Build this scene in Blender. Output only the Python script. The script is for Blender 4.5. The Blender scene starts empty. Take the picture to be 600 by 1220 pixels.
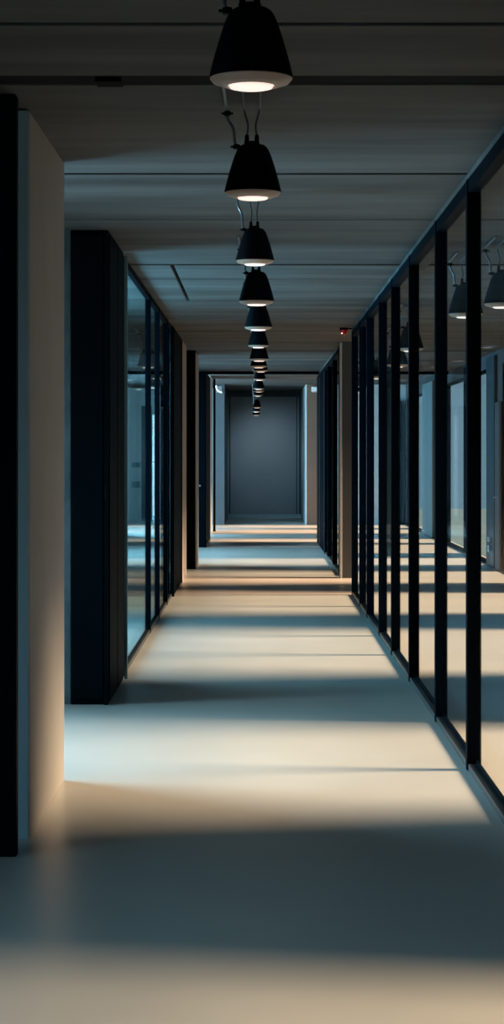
import bpy, bmesh, math, random
from mathutils import Vector
random.seed(7)
scn = bpy.context.scene
col = scn.collection
PI = math.pi
EYE = 1.6; F = 2400.0; CX = 308.0; CY = 540.0
CEIL = EYE + 1.42; CEIL2 = EYE + 1.54

# ---------------------------------------------------------------- materials
def mat(name, color=(.5,.5,.5), rough=.5, metal=0., spec=.5, emit=None, estr=0.):
    m = bpy.data.materials.new(name); m.use_nodes = True
    b = m.node_tree.nodes['Principled BSDF']
    b.inputs['Base Color'].default_value = (*color, 1)
    b.inputs['Roughness'].default_value = rough
    b.inputs['Metallic'].default_value = metal
    b.inputs['Specular IOR Level'].default_value = spec
    if emit:
        b.inputs['Emission Color'].default_value = (*emit, 1)
        b.inputs['Emission Strength'].default_value = estr
    return m

def noisy(m, c1, c2, scale=(1,1,1), detail=5, rough=None, bump=0., nscale=3.0, lo=.3, hi=.7):
    nt = m.node_tree; N = nt.nodes; L = nt.links
    b = N['Principled BSDF']
    tc = N.new('ShaderNodeTexCoord'); mp = N.new('ShaderNodeMapping')
    mp.inputs['Scale'].default_value = scale
    L.new(tc.outputs['Object'], mp.inputs['Vector'])
    nz = N.new('ShaderNodeTexNoise'); nz.inputs['Scale'].default_value = nscale
    nz.inputs['Detail'].default_value = detail; nz.inputs['Roughness'].default_value = .6
    L.new(mp.outputs[0], nz.inputs['Vector'])
    cr = N.new('ShaderNodeValToRGB')
    cr.color_ramp.elements[0].position = lo; cr.color_ramp.elements[0].color = (*c1, 1)
    cr.color_ramp.elements[1].position = hi; cr.color_ramp.elements[1].color = (*c2, 1)
    L.new(nz.outputs['Fac'], cr.inputs['Fac']); L.new(cr.outputs['Color'], b.inputs['Base Color'])
    if rough:
        mr = N.new('ShaderNodeMapRange'); mr.inputs['To Min'].default_value = rough[0]; mr.inputs['To Max'].default_value = rough[1]
        L.new(nz.outputs['Fac'], mr.inputs['Value']); L.new(mr.outputs[0], b.inputs['Roughness'])
    if bump:
        bp = N.new('ShaderNodeBump'); bp.inputs['Strength'].default_value = bump; bp.inputs['Distance'].default_value = .01
        L.new(nz.outputs['Fac'], bp.inputs['Height']); L.new(bp.outputs[0], b.inputs['Normal'])
    return m

M = {}
M['floor'] = noisy(mat('polished_floor', (.5,.48,.45), .3), (.50,.47,.435), (.56,.53,.495), (1,1,1), 3, rough=(.27,.36), nscale=.9)
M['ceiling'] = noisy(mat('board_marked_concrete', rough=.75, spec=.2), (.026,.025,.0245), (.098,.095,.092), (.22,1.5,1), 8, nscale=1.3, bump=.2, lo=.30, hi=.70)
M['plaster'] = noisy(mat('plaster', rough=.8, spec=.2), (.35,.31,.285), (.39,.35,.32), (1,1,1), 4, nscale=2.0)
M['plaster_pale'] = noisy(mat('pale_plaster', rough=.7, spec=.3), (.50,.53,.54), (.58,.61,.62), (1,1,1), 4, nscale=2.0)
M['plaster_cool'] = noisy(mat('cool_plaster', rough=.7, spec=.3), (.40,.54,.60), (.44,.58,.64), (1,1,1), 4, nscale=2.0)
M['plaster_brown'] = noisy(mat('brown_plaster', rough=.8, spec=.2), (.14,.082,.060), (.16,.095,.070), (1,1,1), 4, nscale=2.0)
M['concrete'] = noisy(mat('mottled_concrete', rough=.7, spec=.3), (.03,.05,.058), (.10,.13,.145), (1,1,.6), 8, nscale=5, bump=.3)
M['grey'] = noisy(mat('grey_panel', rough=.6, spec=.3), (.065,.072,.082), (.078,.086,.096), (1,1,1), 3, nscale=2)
M['steel'] = noisy(mat('navy_black_steel', rough=.6, spec=.012), (.0012,.0034,.0058), (.0016,.0040,.0068), (1,1,1), 2, nscale=4)
M['cabinet'] = noisy(mat('black_lacquer', rough=.6, spec=.012), (.001,.003,.0046), (.0013,.0036,.0055), (1,1,1), 2, nscale=4)
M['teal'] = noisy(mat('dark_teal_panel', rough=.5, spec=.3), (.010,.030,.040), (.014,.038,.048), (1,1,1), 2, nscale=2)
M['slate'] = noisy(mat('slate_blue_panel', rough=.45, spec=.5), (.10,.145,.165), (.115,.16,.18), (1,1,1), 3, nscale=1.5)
M['rail'] = noisy(mat('bronze_grey_rail', rough=.35, metal=.6), (.06,.06,.06), (.08,.08,.08), (1,1,1), 2, nscale=8)
M['shade'] = noisy(mat('matt_black_shade', rough=.6, spec=.06), (.0015,.002,.0035), (.0025,.003,.0045), (1,1,1), 2, nscale=20)
M['bezel'] = mat('taupe_bezel', (.24,.17,.13), .4, emit=(1,.72,.55), estr=.03)  # faint emission stands for diffuser light spilling onto the ring
M['reflector'] = mat('inner_reflector', (.03,.028,.026), .5)
M['diffuser'] = mat('lit_diffuser', (.9,.8,.75), .4, emit=(1,.76,.66), estr=1.05)
M['conduit'] = mat('galvanised_conduit', (.22,.22,.23), .35, metal=.7)
M['cord'] = mat('grey_cable', (.07,.07,.075), .5)
M['silver'] = mat('brushed_metal', (.5,.52,.55), .3, metal=.8)
M['red'] = mat('red_plastic', (.25,.005,.006), .25, emit=(1,.02,.02), estr=.05)
M['white'] = mat('white_plastic', (.7,.72,.72), .4)
M['lit'] = mat('lit_tube', (.9,.9,.9), .4, emit=(.75,.9,1), estr=1.0)
M['led'] = mat('white_led', (.9,.9,.9), .4, emit=(1,.9,.9), estr=2)
M['green'] = mat('green_notice', (.03,.16,.15), .5)
M['teal_pale'] = mat('pale_teal_panel', (.16,.27,.30), .5)
M['terrace'] = noisy(mat('dark_terrace_stone', rough=.8), (.07,.13,.165), (.08,.145,.18), (1,1,1), 3, nscale=2)
M['void'] = mat('recess_black', (.002,.002,.0025), .9, spec=.1)

def glass(name, tint, refl, grough=.02):
    m = bpy.data.materials.new(name); m.use_nodes = True
    nt = m.node_tree; N = nt.nodes; N.remove(N['Principled BSDF'])
    out = N['Material Output']
    t = N.new('ShaderNodeBsdfTransparent'); t.inputs[0].default_value = (*tint, 1)
    g = N.new('ShaderNodeBsdfGlossy'); g.inputs['Roughness'].default_value = grough
    g.inputs['Color'].default_value = (.85,.95,1,1)
    mx = N.new('ShaderNodeMixShader'); mx.inputs[0].default_value = refl
    nt.links.new(t.outputs[0], mx.inputs[1]); nt.links.new(g.outputs[0], mx.inputs[2])
    nt.links.new(mx.outputs[0], out.inputs[0])
    return m
M['glass_r'] = glass('clear_glass', (.88,.95,.98), .06)
M['glass_l'] = glass('teal_tinted_glass', (.78,.94,.97), .20)
M['glass_w'] = glass('window_glass', (.97,.98,.99), .05)

# ---------------------------------------------------------------- geometry helpers
def nbm(): return bmesh.new()
def bx(bm, x0, x1, y0, y1, z0, z1, bev=0.):
    t = bmesh.new()
    bmesh.ops.create_cube(t, size=1)
    for v in t.verts:
        v.co = Vector((x0 + (v.co.x+.5)*(x1-x0), y0 + (v.co.y+.5)*(y1-y0), z0 + (v.co.z+.5)*(z1-z0)))
    if bev:
        bmesh.ops.bevel(t, geom=list(t.edges), offset=bev, segments=2, affect='EDGES', profile=.6)
    me = bpy.data.meshes.new('t'); t.to_mesh(me); t.free(); bm.from_mesh(me); bpy.data.meshes.remove(me)
    return bm
def lathe(bm, prof, n=48, c=(0,0), close=False):
    rings = []
    for r, z in prof:
        rings.append([bm.verts.new((c[0]+r*math.cos(2*PI*i/n), c[1]+r*math.sin(2*PI*i/n), z)) for i in range(n)] if r > 1e-6 else [bm.verts.new((c[0], c[1], z))])
    for a, b in zip(rings, rings[1:]):
        for i in range(n):
            j = (i+1) % n
            if len(a) == 1 and len(b) == 1: continue
            if len(a) == 1: bm.faces.new((a[0], b[j], b[i]))
            elif len(b) == 1: bm.faces.new((a[i], a[j], b[0]))
            else: bm.faces.new((a[i], a[j], b[j], b[i]))
    bmesh.ops.recalc_face_normals(bm, faces=bm.faces)
    return bm
def tube(bm, pts, r, n=10):
    # smooth polyline tube (Catmull-Rom sampled)
    P = [Vector(p) for p in pts]; S = []
    for i in range(len(P)-1):
        p0 = P[max(i-1,0)]; p1 = P[i]; p2 = P[i+1]; p3 = P[min(i+2,len(P)-1)]
        for k in range(6):
            t = k/6
            S.append(.5*((2*p1)+(p2-p0)*t+(2*p0-5*p1+4*p2-p3)*t*t+(3*p1-p0-3*p2+p3)*t**3))
    S.append(P[-1])
    prev = None; first = None
    for i, s in enumerate(S):
        d = (S[min(i+1,len(S)-1)] - S[max(i-1,0)]).normalized()
        u = d.cross(Vector((.31,.17,.93) if abs(d.z) < .9 else (1,0,0))).normalized(); v = d.cross(u)
        ring = [bm.verts.new(s + r*(math.cos(2*PI*k/n)*u + math.sin(2*PI*k/n)*v)) for k in range(n)]
        if prev:
            off = min(range(n), key=lambda o: sum((ring[(k+o)%n].co-prev[k].co).length for k in range(n)))
            ring = ring[off:]+ring[:off]
            for k in range(n): bm.faces.new((prev[k], prev[(k+1)%n], ring[(k+1)%n], ring[k]))
        else: bm.faces.new(ring[::-1])
        prev = ring
    bm.faces.new(prev)
    bmesh.ops.recalc_face_normals(bm, faces=bm.faces)
    return bm
def obj(name, bm, m, parent=None, smooth=False, loc=None):
    me = bpy.data.meshes.new(name); bm.to_mesh(me); bm.free()
    me.materials.append(M[m])
    if smooth:
        for p in me.polygons: p.use_smooth = True
        try: me.set_sharp_from_angle(angle=math.radians(35))
        except Exception: pass
    o = bpy.data.objects.new(name, me); col.objects.link(o)
    if parent: o.parent = parent
    if loc: o.location = loc
    return o
def struct(name, bm, m, label=None, cat=None):
    o = obj(name, bm, m); o['kind'] = 'structure'
    o['label'] = label or name; o['category'] = cat or name.split('_')[0]
    return o
def sbox(name, b, m, label, cat, bev=0.): return struct(name, bx(nbm(), *b, bev), m, label, cat)
def thing(name, label, cat, loc=(0,0,0), group=None):
    o = bpy.data.objects.new(name, None); col.objects.link(o); o.location = loc
    o.empty_display_size = .1
    o['label'] = label; o['category'] = cat
    if group: o['group'] = group
    return o

# ---------------------------------------------------------------- room shell
XL, XR = -3.3, 3.3
sbox('floor', (XL-.2, XR+.2, -3, 50.4, -.2, 0), 'floor', 'pale polished concrete floor crossed by bands of light', 'floor')

joints = [-3, -1, 1, 3, 4.9, 6.68, 7.60, 7.78, 10.26, 12.26, 13.74, 15.2, 16.4, 18.8, 21.3, 23.5, 25.5, 28, 31, 33, 35.1]
bm = nbm()
for a, b in zip(joints, joints[1:]):
    if abs(a-7.60) < .001: continue
    g = .010 + .0009*a if a > 0 else .01
    if a in (15.2, 16.4):
        bx(bm, XL-.2, -.668, a+g, b-g, CEIL, CEIL+.1, .006); bx(bm, -.642, XR+.2, a+g, b-g, CEIL, CEIL+.1, .006)
    else:
        bx(bm, XL-.2, XR+.2, a+g, b-g, CEIL+(.004 if joints.index(a)%3 == 1 else 0), CEIL+.1, .006)
for k, a in enumerate([35.16, 37.6, 40.2, 43, 46, 48.2, 50.4][:-1]):
    b = [35.16, 37.6, 40.2, 43, 46, 48.2, 50.4][k+1]
    bx(bm, XL-.2, XR+.2, a+.03, b-.03, CEIL2, CEIL2+.1, .006)
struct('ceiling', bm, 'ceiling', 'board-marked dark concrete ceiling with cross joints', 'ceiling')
bm = nbm(); bx(bm, XL-.2, XR+.2, -3, 35.1, CEIL+.1, CEIL+.3); bx(bm, XL-.2, XR+.2, 35.1, 50.4, CEIL2+.1, CEIL2+.18)
struct('trim_1', bm, 'void', 'black void behind the ceiling joints', 'ceiling trim')
bm = nbm(); bx(bm, XL, XR, 7.612, 7.768, CEIL+.006, CEIL+.098, .004); bx(bm, -.62, -.52, 7.63, 7.75, CEIL-.012, CEIL+.02, .004)
struct('trim_2', bm, 'void', 'black slot track running across the ceiling', 'ceiling trim')  # dark inlay closes the slot, its shade put into the colour
sbox('trim_3', (XL, XR, 35.03, 35.16, CEIL-.045, CEIL2), 'steel', 'black steel edge where the ceiling steps up', 'ceiling trim', .004)

sbox('wall_back', (XL-.2, XR+.2, -3.2, -3, 0, CEIL+.1), 'plaster', 'plain plaster wall closing the near end', 'wall')

# right outer wall (sun side), slot windows added to shape the floor's sun bands
slots = [(5.3, 6.0), (9.0, 11.8), (14.6, 18.3), (20.1, 23.1), (24.8, 27.3), (28.8, 30.8), (32.2, 35.3), (35.9, 37.6), (40.2, 42.3), (43.1, 44.8), (47.4, 49.9)]
WT = 2.82
bm = nbm(); prev = -3
for a, b in slots:
    bx(bm, XR, XR+.06, prev, a, 0, CEIL+.1); bx(bm, XR, XR+.06, a, b, WT, CEIL+.1); prev = b
bx(bm, XR, XR+.06, prev, 50.4, 0, CEIL+.1)
bx(bm, XR, XR+.06, 35.1, 50.4, CEIL+.1, CEIL2+.1)
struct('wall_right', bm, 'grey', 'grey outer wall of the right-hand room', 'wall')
# left outer wall, windows added out of view for the cool lights
lwin = [(1.5, 6.6), (10.0, 12.4), (14.8, 19.2), (29.3, 34.0), (38, 44)]
bm = nbm(); prev = -3
for a, b in lwin:
    bx(bm, XL-.2, XL, prev, a, 0, CEIL+.1); bx(bm, XL-.2, XL, a, b, WT, CEIL+.1); prev = b
bx(bm, XL-.2, XL, prev, 50.4, 0, CEIL+.1)
bx(bm, XL-.2, XL, 35.1, 50.4, CEIL+.1, CEIL2+.1)
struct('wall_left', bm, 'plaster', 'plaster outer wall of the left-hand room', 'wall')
def window(n, x, a, b, side):
    bm = nbm(); t = .045
    bx(bm, x-.03, x+.03, a, a+t, 0, WT); bx(bm, x-.03, x+.03, b-t, b, 0, WT)
    bx(bm, x-.03, x+.03, a+t, b-t, 0, t); bx(bm, x-.03, x+.03, a+t, b-t, WT-t, WT)
    w = struct('window_%d' % n, bm, 'steel', 'tall black framed window in the %s outer wall' % side, 'window')
    p = obj('window_pane', bx(nbm(), x-.005, x+.005, a+t, b-t, t, WT-t), 'glass_w', w)
n = 1
for a, b in slots: window(n, XR+.03, a, b, 'right'); n += 1
for a, b in lwin: window(n, XL-.1, a, b, 'left'); n += 1
struct('ground', bx(nbm(), XR+.2, XR+14, -6, 60, -.3, -.05), 'terrace', 'dark stone terrace outside the windows', 'ground')

# end of the corridor
Z_END = 50.0
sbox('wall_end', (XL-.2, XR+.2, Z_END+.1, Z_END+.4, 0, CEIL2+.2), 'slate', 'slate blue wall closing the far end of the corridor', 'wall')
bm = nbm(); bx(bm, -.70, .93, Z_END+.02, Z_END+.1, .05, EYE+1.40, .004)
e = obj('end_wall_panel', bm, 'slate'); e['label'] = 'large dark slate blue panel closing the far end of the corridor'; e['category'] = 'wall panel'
bm = nbm(); bx(bm, -.84, -.70, Z_END-.02, Z_END+.1, 0, EYE+1.52); bx(bm, .93, 1.05, Z_END-.02, Z_END+.1, 0, EYE+1.52); bx(bm, -.70, .93, Z_END-.02, Z_END+.1, EYE+1.40, EYE+1.52)
struct('trim_4', bm, 'teal', 'dark frame around the end wall panel', 'frame')
bm = nbm(); bx(bm, -.77, -.745, Z_END-.035, Z_END-.02, .03, EYE+1.38)
bx(bm, .965, .99, Z_END-.035, Z_END-.02, .03, EYE+1.38)
struct('trim_5', bm, 'teal_pale', 'pale vertical edge strips of the end frame', 'trim')
sbox('baseboard_end', (-.84, 1.05, Z_END-.06, Z_END-.02, 0, .09), 'teal_pale', 'pale baseboard of the end wall', 'baseboard')

# ---------------------------------------------------------------- left side of the corridor, near to far
def lbl_box(name, b, m, label, cat, bev=.004): return sbox(name, b, m, label, cat, bev)
# dark steel post at the picture edge
p = thing('steel_post', 'black steel post at the left edge, nearest the viewer', 'post', (-1.06, 8.02, 0))
obj('post_body', bx(nbm(), -.045, .10, -.04, .03, 0, CEIL, .006), 'steel', p)
obj('cover_strip', bx(nbm(), -.075, -.045, -.03, .02, 0, CEIL, .003), 'teal', p)
sbox('wall_left_1', (-3.3, -1.12, 8.36, 8.56, 0, CEIL), 'plaster', 'partition behind the near black post', 'wall')
lbl_box('wall_left_2', (-1.12, -.95, 8.36, 9.85, 0, CEIL), 'plaster', 'plaster pier standing at the near left', 'wall')
struct('trim_10', bx(nbm(), -1.12, -.953, 8.34, 8.36, 0, CEIL, .003), 'plaster_cool', 'pale blue-grey front edge of the near left pier', 'trim')  # cool light on the pier front, put into the facing's colour
bm = nbm(); bx(bm, -3.3, -1.12, 9.65, 9.85, 0, CEIL)
struct('wall_left_3', bm, 'plaster', 'side wall of the left recess', 'wall')
# concrete wall behind cabinet
lbl_box('wall_left_4', (-1.30, -1.197, 12.84, 14.1, 0, CEIL), 'concrete', 'mottled blue-grey concrete column beside the black cabinet', 'column')
sbox('wall_left_5', (-3.3, -1.30, 13.0, 13.2, 0, CEIL), 'plaster_pale', 'pale partition closing the left recess', 'wall')

c = thing('tall_cabinet', 'tall black floor-to-ceiling cabinet at left before the glass wall', 'cabinet', (-1.07, 12.8, 0))
obj('cabinet_body', bx(nbm(), -.124, .112, .02, 1.45, 0, CEIL, .004), 'cabinet', c)
d = obj('cabinet_door', bx(nbm(), -.118, .082, -.006, .02, .04, CEIL-.03, .004), 'cabinet', c)
obj('edge_strip', bx(nbm(), .088, .112, -.006, .02, 0, CEIL-.01, .003), 'cabinet', c)
s = obj('side_panel', bx(nbm(), .112, .122, .06, .72, .03, CEIL-.03, .003), 'cabinet', c)
s = obj('side_panel', bx(nbm(), .112, .122, .78, 1.42, .03, CEIL-.03, .003), 'cabinet', c)
h = bx(nbm(), .092, .108, -.02, -.006, 1.30, 1.40, .004)
obj('door_handle', h, 'void', d)

def partition(name, label, xo, side, z0, z1, muls, mw, md, zt, gl, railh=.035, headh=.07, pane_from=None):
    """side=-1: wall to the right of the corridor (panes sit outward +x); side=+1 left wall. muls: front y of each mullion."""
    out = -side                                         # direction away from the corridor
    r = thing(name, label, 'glass partition', (xo, z0, 0))
    def X(a, b): a, b = out*a, out*b; return (min(a,b), max(a,b))
    xa, xb = X(0, md)
    L = z1-z0
    br = obj('base_rail', bx(nbm(), xa, xb, 0, L, 0, railh, .003), 'rail', r)
    g0, g1 = X(.022, .030)
    gb, ge = X(.0, .014)
    obj('glazing_bead', bx(nbm(), *X(md*.62,md*.85), 0, L, railh, railh+.018, .002), 'steel', br)
    obj('head_rail', bx(nbm(), xa, xb, 0, L, zt-headh, zt, .003), 'steel', r)
    ys = [m-z0 for m in muls]
    for y in ys:
        a, b = X(-.006, md+.006)
        obj('mullion', bx(nbm(), a, b, y, y+mw, 0, zt-.002, .004), 'steel', r)
    edges = [0] + sum([[y, y+mw] for y in ys], []) + [L]
    edges.sort()
    for i in range(0, len(edges)-1, 2):
        a, b = edges[i], edges[i+1]
        if b-a > .1:
            obj('glass_pane', bx(nbm(), *X(md*.45, md*.45+.008), a, b, railh, zt-headh), gl, r)
    return r

TR = EYE+1.385
RM = [m for m in (-1.0, 1.0, 2.9, 4.3, 8.27, 10.15, 11.97, 14.07, 15.95, 17.6, 19.57, 21.0, 22.72)]
partition('glass_partition', 'long glass wall with black mullions along the right, nearest the viewer', 1.055, -1, -3, 22.8, RM, .07, .06, TR, 'glass_r')
sbox('trim_6', (1.06, 1.25, -3, 22.8, TR, CEIL), 'ceiling', 'concrete upstand above the right glass wall', 'lintel')
partition('glass_partition', 'short distant glass wall on the right, beyond the grey pillar', 1.05, -1, 26.2, 32.0, [26.4, 28.5, 30.6, 31.9], .08, .06, TR, 'glass_r')
sbox('trim_7', (1.05, 1.25, 26.2, 36.4, TR, CEIL), 'ceiling', 'concrete upstand above the distant right glass wall', 'lintel')
# grey pillar between the two glass walls
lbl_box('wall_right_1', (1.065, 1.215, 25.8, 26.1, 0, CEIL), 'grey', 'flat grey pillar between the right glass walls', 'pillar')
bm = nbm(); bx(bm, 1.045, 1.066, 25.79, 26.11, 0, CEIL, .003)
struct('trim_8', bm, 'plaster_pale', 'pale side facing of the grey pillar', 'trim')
# dark closed panels on the right
for a, b, lab in ((32.05, 34.5, 'black door-height panel on the far right, nearer one'), (34.56, 36.4, 'black panel at the far end of the right glass wall')):
    t = thing('wall_panel', lab, 'panel', (1.05, a, 0))
    obj('panel_body', bx(nbm(), 0, .16, 0, b-a, 0, TR if b < 35 else CEIL-.05, .004), 'steel', t)
    obj('edge_trim', bx(nbm(), -.012, .0, .0, .03, 0, 2.9, .002), 'rail', t)
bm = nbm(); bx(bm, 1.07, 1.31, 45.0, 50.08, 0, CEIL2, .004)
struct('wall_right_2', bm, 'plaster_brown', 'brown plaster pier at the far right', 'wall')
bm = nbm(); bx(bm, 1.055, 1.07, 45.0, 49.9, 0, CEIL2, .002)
struct('trim_9', bm, 'plaster_pale', 'pale inner side of the far right pier', 'wall')  # blue light on the pier's side, put into a pale facing

# left glass wall
TL = CEIL-.005
partition('glass_partition', 'teal-tinted glass wall with black mullions along the left', -.965, 1, 14.3, 22.4, [17.9, 19.5, 21.2], .06, .038, TL, 'glass_l', headh=.05)
t = thing('framed_glass_edge', 'narrow pale teal edge post where the left glass wall starts', 'post', (-.965, 14.26, 0))
obj('edge_profile', bx(nbm(), .012, .036, 0, .04, 0, TL-.02, .004), 'teal_pale', t)
t = thing('wall_panel', 'tall black panel closing the far end of the left glass wall', 'panel', (-.955, 22.45, 0))
obj('panel_body', bx(nbm(), -.14, 0, 0, 2.5, 0, CEIL, .004), 'steel', t)
obj('edge_strip', bx(nbm(), 0, .012, .02, .10, 0, CEIL-.02, .003), 'steel', t)
obj('edge_strip', bx(nbm(), 0, .012, 2.38, 2.46, 0, CEIL-.02, .003), 'steel', t)
lbl_box('wall_left_6', (-1.12, -.957, 25.0, 26.7, 0, CEIL), 'plaster', 'narrow plaster pier beyond the left glass wall', 'wall')
sbox('wall_left_7', (-1.16, -1.045, 26.7, 27.7, 0, CEIL), 'plaster', 'plaster wall behind the dark door boxes', 'wall')
def dark_box(z0, z1, xf, lab, ztop):
    t = thing('door_box', lab, 'cupboard', (xf, z0, 0))
    obj('box_body', bx(nbm(), -.14, 0, 0, z1-z0, 0, ztop, .004), 'steel', t)
    dd = obj('front_panel', bx(nbm(), -.128, -.012, -.012, 0, .03, ztop-.05, .003), 'steel', t)
    return t, dd
t, dd = dark_box(27.8, 29.0, -.872, 'black boxed doorway jutting out on the left, nearer of two', CEIL-.0)
obj('lit_edge', bx(nbm(), 0, .008, .0, 1.2, 0, CEIL-.03, .002), 'plaster', t)  # pale strip paints the light falling on the box's side
t, dd = dark_box(34.2, 37.3, -.895, 'black boxed doorway on the left, further of two', CEIL2-.15)
k = nbm(); lathe(k, [(0,-.0),(.018,.004),(.018,.02),(.010,.028),(.010,.045)], 16)
bmesh.ops.rotate(k, verts=k.verts, matrix=__import__('mathutils').Matrix.Rotation(PI/2, 3, 'X'))
obj('door_knob', k, 'silver', dd, True, (-.10, -.012, 1.05))
bm = nbm(); bx(bm, 0, .01, .1, 3.0, .0, .04); obj('kick_strip', bm, 'rail', t)
lbl_box('wall_left_8', (-1.01, -.955, 39.9, 41.5, 0, CEIL2), 'plaster_pale', 'thin pale upright strip at the far left', 'wall')
t = thing('steel_post', 'thin distant black post at the left before the end wall', 'post', (-.885, 41.2, 0))
obj('post_body', bx(nbm(), -.045, 0, 0, .15, 0, CEIL2-.02, .003), 'steel', t)
obj('foot_plate', bx(nbm(), -.055, .012, -.012, .16, 0, .012, .002), 'steel', t)
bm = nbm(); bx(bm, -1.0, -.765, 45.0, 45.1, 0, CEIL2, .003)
struct('wall_left_9', bm, 'grey', 'pale front face of the far left pier', 'wall')  # front toned paler than the pier's side for the light on it
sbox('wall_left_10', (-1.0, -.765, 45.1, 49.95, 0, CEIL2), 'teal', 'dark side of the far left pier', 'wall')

# small wall lights high on the two far piers
for x, y, lab, s in ((-.88, 44.9, 'small white curved wall light high on the far left pier', 1), (1.245, 44.9, 'small white box light high on the far right pier', -1)):
    t = thing('wall_light', lab, 'wall light', (x, y, EYE+1.43))
    obj('back_plate', bx(nbm(), -.06, .06, .08, .1, -.07, .07, .003), 'silver', t)
    bm = nbm(); pts = [(-.07*s, .05, .08), (-.06*s, .04, .02), (-.02*s, .04, -.04), (.06*s, .05, -.075)] if s == 1 else None
    if pts: tube(bm, pts, .016, 10)
    else: bx(bm, -.07, .07, .01, .08, -.05, .05, .01)
    obj('light_tube' if pts else 'light_body', bm, 'lit' if pts else 'white', t, True)

# ---------------------------------------------------------------- pendant lamps
DISH = [(0,.262),(.030,.262),(.046,.258),(.056,.248),(.064,.232),(.074,.200),(.086,.150),(.097,.100),(.106,.055),(.112,.022),(.1145,.006),(.1145,.0),(.111,.0),(.106,.03),(.094,.10),(.07,.19),(.05,.235),(0,.245)]
DISH = [(r, z*.735) for r, z in DISH]
def make_lamp():
    t = thing('pendant_lamp', '', 'pendant lamp')
    s = obj('lamp_shade', lathe(nbm(), DISH, 64), 'shade', t, True)
    obj('collar', lathe(nbm(), [(0,.206),(.020,.206),(.020,.194),(.026,.188),(0,.188)], 32), 'shade', s, True)
    for dx in (-.024, .016):
        obj('cable_gland', lathe(nbm(), [(0,.232),(.007,.232),(.009,.226),(.009,.206),(.011,.202),(.011,.184),(0,.184)], 16, (dx, 0)), 'shade', s, True)
    b = obj('bezel', lathe(nbm(), [(.1115,.004),(.1125,-.002),(.104,-.012),(.074,-.022),(.066,-.022),(.064,-.014),(.10,.0),(.1115,.004)], 64), 'bezel', t, True)
    obj('diffuser', lathe(nbm(), [(0,-.028),(.050,-.028),(.058,-.026),(.060,-.022),(.0655,-.012),(0,-.010)], 48), 'diffuser', t, True)
    return t
def lamp_cables(t, gap, long_conduit=True):
    """gap: distance from the shade top (.236) to the ceiling in the lamp's own units"""
    zc = .206+gap
    for i, dx in enumerate((-.024, .016)):
        w = .012*(1-2*i)
        pts = [(dx, 0, .225), (dx+w*.4, 0, .225+.35*(zc-.225)), (dx-w*.5, 0, .225+.7*(zc-.225)), (dx-w, -.01, zc-.012), (dx-w, -.10, zc-.006), (dx-w*1.2, -.5, zc-.006)]
        obj('cable', tube(nbm(), pts, .0042, 8), 'cord', t, True)
    pts = [(-.062, 0, .180), (-.072, 0, .20), (-.078, 0, .205+.35*gap), (-.100, 0, .205+.62*gap), (-.104, -.004, zc-.02), (-.106, -.06, zc-.008), (-.112, -.6, zc-.008)]
    cd = obj('conduit', tube(nbm(), pts, .0062, 10), 'conduit', t, True)
    for (px, py, pz) in ((-.065, 0, .184), (-.102, 0, zc-.03)):
        k = nbm(); lathe(k, [(0,-.009),(.013,-.009),(.0145,-.004),(.0145,.004),(.013,.009),(0,.009)], 20)
        bx(k, -.024, .024, -.006, .006, -.004, .004, .002)
        obj('clamp', k, 'shade', cd, True, (px, py, pz))
    return t

base = make_lamp()
def copy_tree(o, parent=None):
    c = o.copy(); col.objects.link(c)
    if parent: c.parent = parent
    for ch in list(o.children): copy_tree(ch, c)
    return c
ords = ['first', 'second', 'third', 'fourth', 'fifth', 'sixth', 'seventh', 'eighth', 'ninth', 'tenth', 'eleventh', 'twelfth', 'thirteenth', 'fourteenth', 'fifteenth', 'sixteenth']
cpx = [299,301,303.5,305.5,307.5,307.5,308.5,308,310.5,309,308,308,307,306,305,305]
dl  = [437,304,225,177,147,126,110,102,97,87,76,73,68,54,49,45]
wd  = [.229,.233,.210,.240,.226,.2,.21,.205,.195,.19,.19,.19,.18,.175,.18,.185]
proto_clean = base
jobs = []
for i in range(16):
    Z = 5.5+2.74*i
    x = (cpx[i]-CX)*Z/F; z = EYE + dl[i]*Z/F
    jobs.append((x, Z, z, wd[i]/.229, '%s black bell pendant lamp from the viewer in the centre row' % ords[i] if i else 'large black bell pendant lamp nearest the viewer at the top of the picture', 'pendant lamps down the middle of the corridor'))
RL = [(1.67,13.8,1.0,'nearest pendant lamp behind the right glass, cut by the right edge'),(1.52,14.8,1.0,'second pendant lamp behind the right glass wall'),(1.483,19.7,1.0,'third pendant lamp behind the right glass wall'),(1.6,23.3,1.0,'fourth pendant lamp behind the right glass wall'),(1.57,27,1.0,'fifth pendant lamp behind the right glass wall'),(1.63,30.8,1.0,'sixth pendant lamp behind the right glass wall'),(1.62,33.2,1.0,'farthest pendant lamp behind the right glass wall')]
for x, Z, h, l in RL: jobs.append((x, Z, EYE+h, 1.12, l, 'pendant lamps in the right-hand room'))
LL = [(-1.29,23.5,'nearest pendant lamp behind the left glass wall'),(-1.36,27,'second pendant lamp behind the left glass wall'),(-1.60,30.8,'leftmost distant pendant lamp behind the left glass wall'),(-1.40,31.9,'farthest pendant lamp behind the left glass wall')]
for x, Z, l in LL: jobs.append((x, Z, EYE+1.0, 1.05, l, 'pendant lamps in the left-hand room'))
for i, (x, Z, z, s, lab, grp) in enumerate(jobs):
    t = copy_tree(proto_clean)
    ceil = CEIL if Z < 35 else CEIL2
    t.location = (x, Z, z+.022*s); t.scale = (s, s, s)
    t['label'] = lab; t['group'] = grp
    gap = (ceil-(z+.022*s))/s - .206
    lamp_cables(t, gap)
for ch in list(base.children_recursive): bpy.data.objects.remove(ch)
bpy.data.objects.remove(base)

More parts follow.
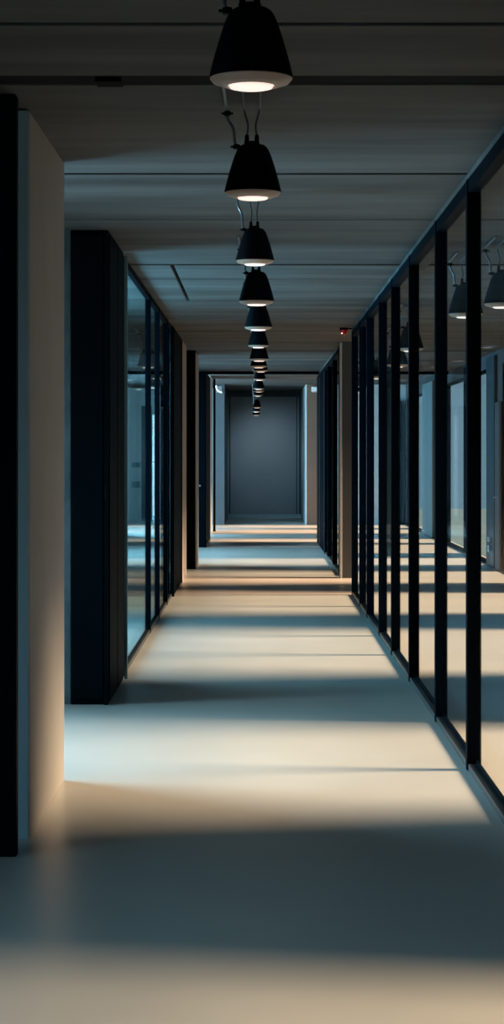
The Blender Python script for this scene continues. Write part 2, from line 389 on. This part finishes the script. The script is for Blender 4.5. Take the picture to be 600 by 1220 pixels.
# ---------------------------------------------------------------- red beacon on the ceiling by the right glass wall
t = thing('alarm_beacon', 'small red alarm beacon on a black arm beside the right glass wall', 'alarm', (.96, 22.8, EYE+1.40))
obj('housing', bx(nbm(), -.045, .05, -.04, .04, -.005, .02, .006), 'steel', t)
k = nbm(); lathe(k, [(0,-.065),(.022,-.06),(.036,-.045),(.040,-.02),(.040,-.005),(0,-.005)], 24)
obj('red_lens', k, 'red', t, True)
obj('led', lathe(nbm(), [(0,-.006),(.006,-.004),(.0075,0),(.006,.004),(0,.006)], 12), 'led', t, True, (-.022, -.035, -.045))  # glowing bead added as the white glint on the lens
obj('arm', tube(nbm(), [(.04,0,.01),(.08,0,.008),(.12,0,.004)], .008, 8), 'steel', t, True)

# ---------------------------------------------------------------- right-hand room behind the glass
# dark freestanding column
t = thing('room_column', 'dark teal square column standing behind the right glass wall', 'column', (1.96, 30.7, 0))
obj('column_body', bx(nbm(), -.07, .10, 0, .5, 0, CEIL, .005), 'teal', t)
obj('column_foot', bx(nbm(), -.08, .11, -.01, .51, 0, .03, .003), 'silver', t)
# panels fixed on the outer wall between windows
def wpanel(a, b, m, lab):
    t = thing('wall_panel', lab, 'panel', (XR, a, 0))
    obj('panel_body', bx(nbm(), -.05, 0, 0, b-a, .02, CEIL-.06, .005), m, t)
    obj('panel_foot', bx(nbm(), -.055, 0, 0, b-a, 0, .02, .002), 'rail', t)
wpanel(27.85, 28.8, 'teal', 'teal panel on the right room wall beside the grey door')
wpanel(31.0, 32.0, 'cabinet', 'black panel on the right room wall between two bright windows')
wpanel(37.8, 40.1, 'teal_pale', 'wide pale teal panel on the far wall of the right room')
wpanel(42.4, 43.0, 'cabinet', 'narrow black panel far back in the right room')
# door with handle
t = thing('interior_door', 'grey flush door on the wall of the right-hand room', 'door', (XR-.02, 27.26, 0))
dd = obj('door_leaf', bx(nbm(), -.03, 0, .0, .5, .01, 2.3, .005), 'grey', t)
obj('door_handle', tube(nbm(), [(-.03,.08,1.0),(-.07,.08,1.0),(-.075,.10,1.0),(-.075,.19,1.0)], .009, 8), 'silver', dd, True)
for zz, hh, lab in ((.36,.06,'upper of two small pale socket boxes low on the right room wall'),(.22,.08,'lower of two small pale socket boxes low on the right room wall')):
    t = thing('socket_box', lab, 'socket', (XR-.05, 28.3, zz))  # boxes added in place of a reflection in the right glass
    obj('box_body', bx(nbm(), -.03, 0, -.10, .10, 0, hh, .006), 'white', t)
    obj('socket_face', bx(nbm(), -.034, -.03, -.05, .05, hh*.25, hh*.75, .001), 'teal_pale', t)
# far end of right room: pale wall with frame
wr = lbl_box('wall_right_3', (1.31, 3.3, 45.2, 45.4, 0, CEIL2), 'plaster_pale', 'pale end wall of the right-hand room', 'wall')
for x0, x1, lab in ((2.86, 3.08, 'black upright cupboard at the end of the right room, left one'), (3.12, 3.26, 'black upright cupboard at the end of the right room, right one')):
    t = thing('upright_cupboard', lab, 'cupboard', (x0, 44.97, 0))
    obj('cupboard_body', bx(nbm(), 0, x1-x0, 0, .2, 0, 2.75, .005), 'steel', t)
    obj('cupboard_door', bx(nbm(), .015, x1-x0-.015, -.012, 0, .05, 2.7, .003), 'steel', t)

# ---------------------------------------------------------------- left-hand room behind the glass
bm = nbm()
def wx(px, Z): return (px-CX)*Z/F
ZL = 47.6
x1 = wx(181.5, ZL); x2 = wx(185.5, ZL)
bx(bm, XL, -1.0, ZL, ZL+.2, 0, CEIL2)
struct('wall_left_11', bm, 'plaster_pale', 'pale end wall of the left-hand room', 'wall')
t = thing('strip_light', 'tall narrow glowing light strip at the back of the left room', 'strip light', ((x1+x2)/2, ZL-.115, 0))
obj('light_housing', bx(nbm(), x1-(x1+x2)/2, x2-(x1+x2)/2, .01, .1, 0, 2.52, .003), 'silver', t)
for a, b in ((.13, 1.38), (1.41, 2.49)):
    obj('light_tube', bx(nbm(), -.03, .03, -.02, .01, a, b, .008), 'lit', t)
def lpanel(p0, p1, m, lab, z1=2.72):
    a, b = wx(p0, ZL), wx(p1, ZL)
    t = thing('wall_panel', lab, 'panel', (a, ZL, 0))
    obj('panel_body', bx(nbm(), 0, b-a, -.04, 0, .02, z1, .005), m, t)
    obj('panel_foot', bx(nbm(), 0, b-a, -.045, 0, 0, .02, .002), 'rail', t)
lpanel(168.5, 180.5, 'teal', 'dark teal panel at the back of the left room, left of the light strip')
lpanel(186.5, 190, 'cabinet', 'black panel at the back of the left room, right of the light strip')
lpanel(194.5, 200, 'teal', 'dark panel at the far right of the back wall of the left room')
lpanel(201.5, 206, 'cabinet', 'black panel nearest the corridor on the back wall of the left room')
for y, hh, lab in ((1.26, .13, 'upper green notice on the pale back wall of the left room'), (.78, .16, 'lower green notice on the pale back wall of the left room')):
    t = thing('wall_notice', lab, 'notice', (wx(162, ZL), ZL, y))
    obj('notice_board', bx(nbm(), -.11, .11, -.02, 0, 0, hh, .003), 'teal_pale', t)
    obj('notice_sheet', bx(nbm(), -.07, .06, -.024, -.02, .02, hh-.02, .001), 'green', t)

# ---------------------------------------------------------------- light
w = bpy.data.worlds.new('sky'); scn.world = w; w.use_nodes = True
w.node_tree.nodes['Background'].inputs[0].default_value = (.33, .50, .58, 1)
w.node_tree.nodes['Background'].inputs[1].default_value = .55
def sun(elev, strength, color, ang):
    l = bpy.data.lights.new('sun', 'SUN'); l.energy = strength; l.color = color; l.angle = math.radians(ang)
    o = bpy.data.objects.new('sun', l); col.objects.link(o)
    e = math.radians(elev)
    o.rotation_euler = Vector((-math.cos(e), 0, -math.sin(e))).to_track_quat('-Z', 'Y').to_euler()
sun(31, 18, (1, .645, .385), 18)
def area(name, loc, d, sx, sy, power, color, spread=160):
    l = bpy.data.lights.new(name, 'AREA'); l.shape = 'RECTANGLE'; l.size = sx; l.size_y = sy; l.energy = power; l.color = color; l.spread = math.radians(spread)
    o = bpy.data.objects.new(name, l); col.objects.link(o); o.location = loc
    o.rotation_euler = Vector(d).to_track_quat('-Z', 'Y').to_euler()
COOL = (.36, .77, 1)  # added cool area lights outside the unseen left windows, aimed at ceiling and floor
area('window_daylight', (XL-.3, 11.2, 1.0), (1, -.38, -.08), 2.2, 1.6, 230, COOL, 112)
area('window_daylight', (XL-.3, 17.0, 1.2), (1, 0, .30), 4.2, 1.6, 620, COOL, 130)
area('window_daylight', (XL-.3, 31.6, 1.4), (1, 0, -.1), 4.4, 2.4, 380, COOL, 110)
area('window_daylight', (XL-.3, 41, 1.4), (1, .35, .15), 5.6, 2.2, 700, COOL)
area('window_daylight', (XL-.3, 4.0, 1.2), (1, .2, -.45), 4.5, 1.6, 45, COOL, 100)
l = bpy.data.lights.new('lamp_glow', 'SPOT'); l.energy = 170; l.color = (.62, .82, 1); l.spot_size = math.radians(60); l.spot_blend = 1; l.shadow_soft_size = .06  # added spot without a fixture, brightens the far end wall
o = bpy.data.objects.new('lamp_glow', l); col.objects.link(o); o.location = (-.06, 46.6, 2.3)
o.rotation_euler = Vector((.12, 1, -.30)).to_track_quat('-Z', 'Y').to_euler()

# ---------------------------------------------------------------- camera
cd = bpy.data.cameras.new('camera'); cam = bpy.data.objects.new('camera', cd); col.objects.link(cam)
cam.location = (0, 0, EYE); cam.rotation_euler = (PI/2, 0, 0)
cd.sensor_fit = 'VERTICAL'; cd.sensor_height = 24; cd.lens = 24*F/1220
cd.shift_x = -(CX-300)/1220; cd.shift_y = -(610-CY)/1220
cd.clip_end = 200
scn.camera = cam
vs = scn.view_settings; vs.view_transform = 'Standard'; vs.look = 'None'; vs.exposure = 0; vs.gamma = 1; vs.use_curve_mapping = False
cy = scn.cycles
cy.use_denoising = True; cy.caustics_reflective = False; cy.caustics_refractive = False
cy.max_bounces = 10; cy.diffuse_bounces = 5; cy.glossy_bounces = 5; cy.transparent_max_bounces = 40
cy.sample_clamp_indirect = 6
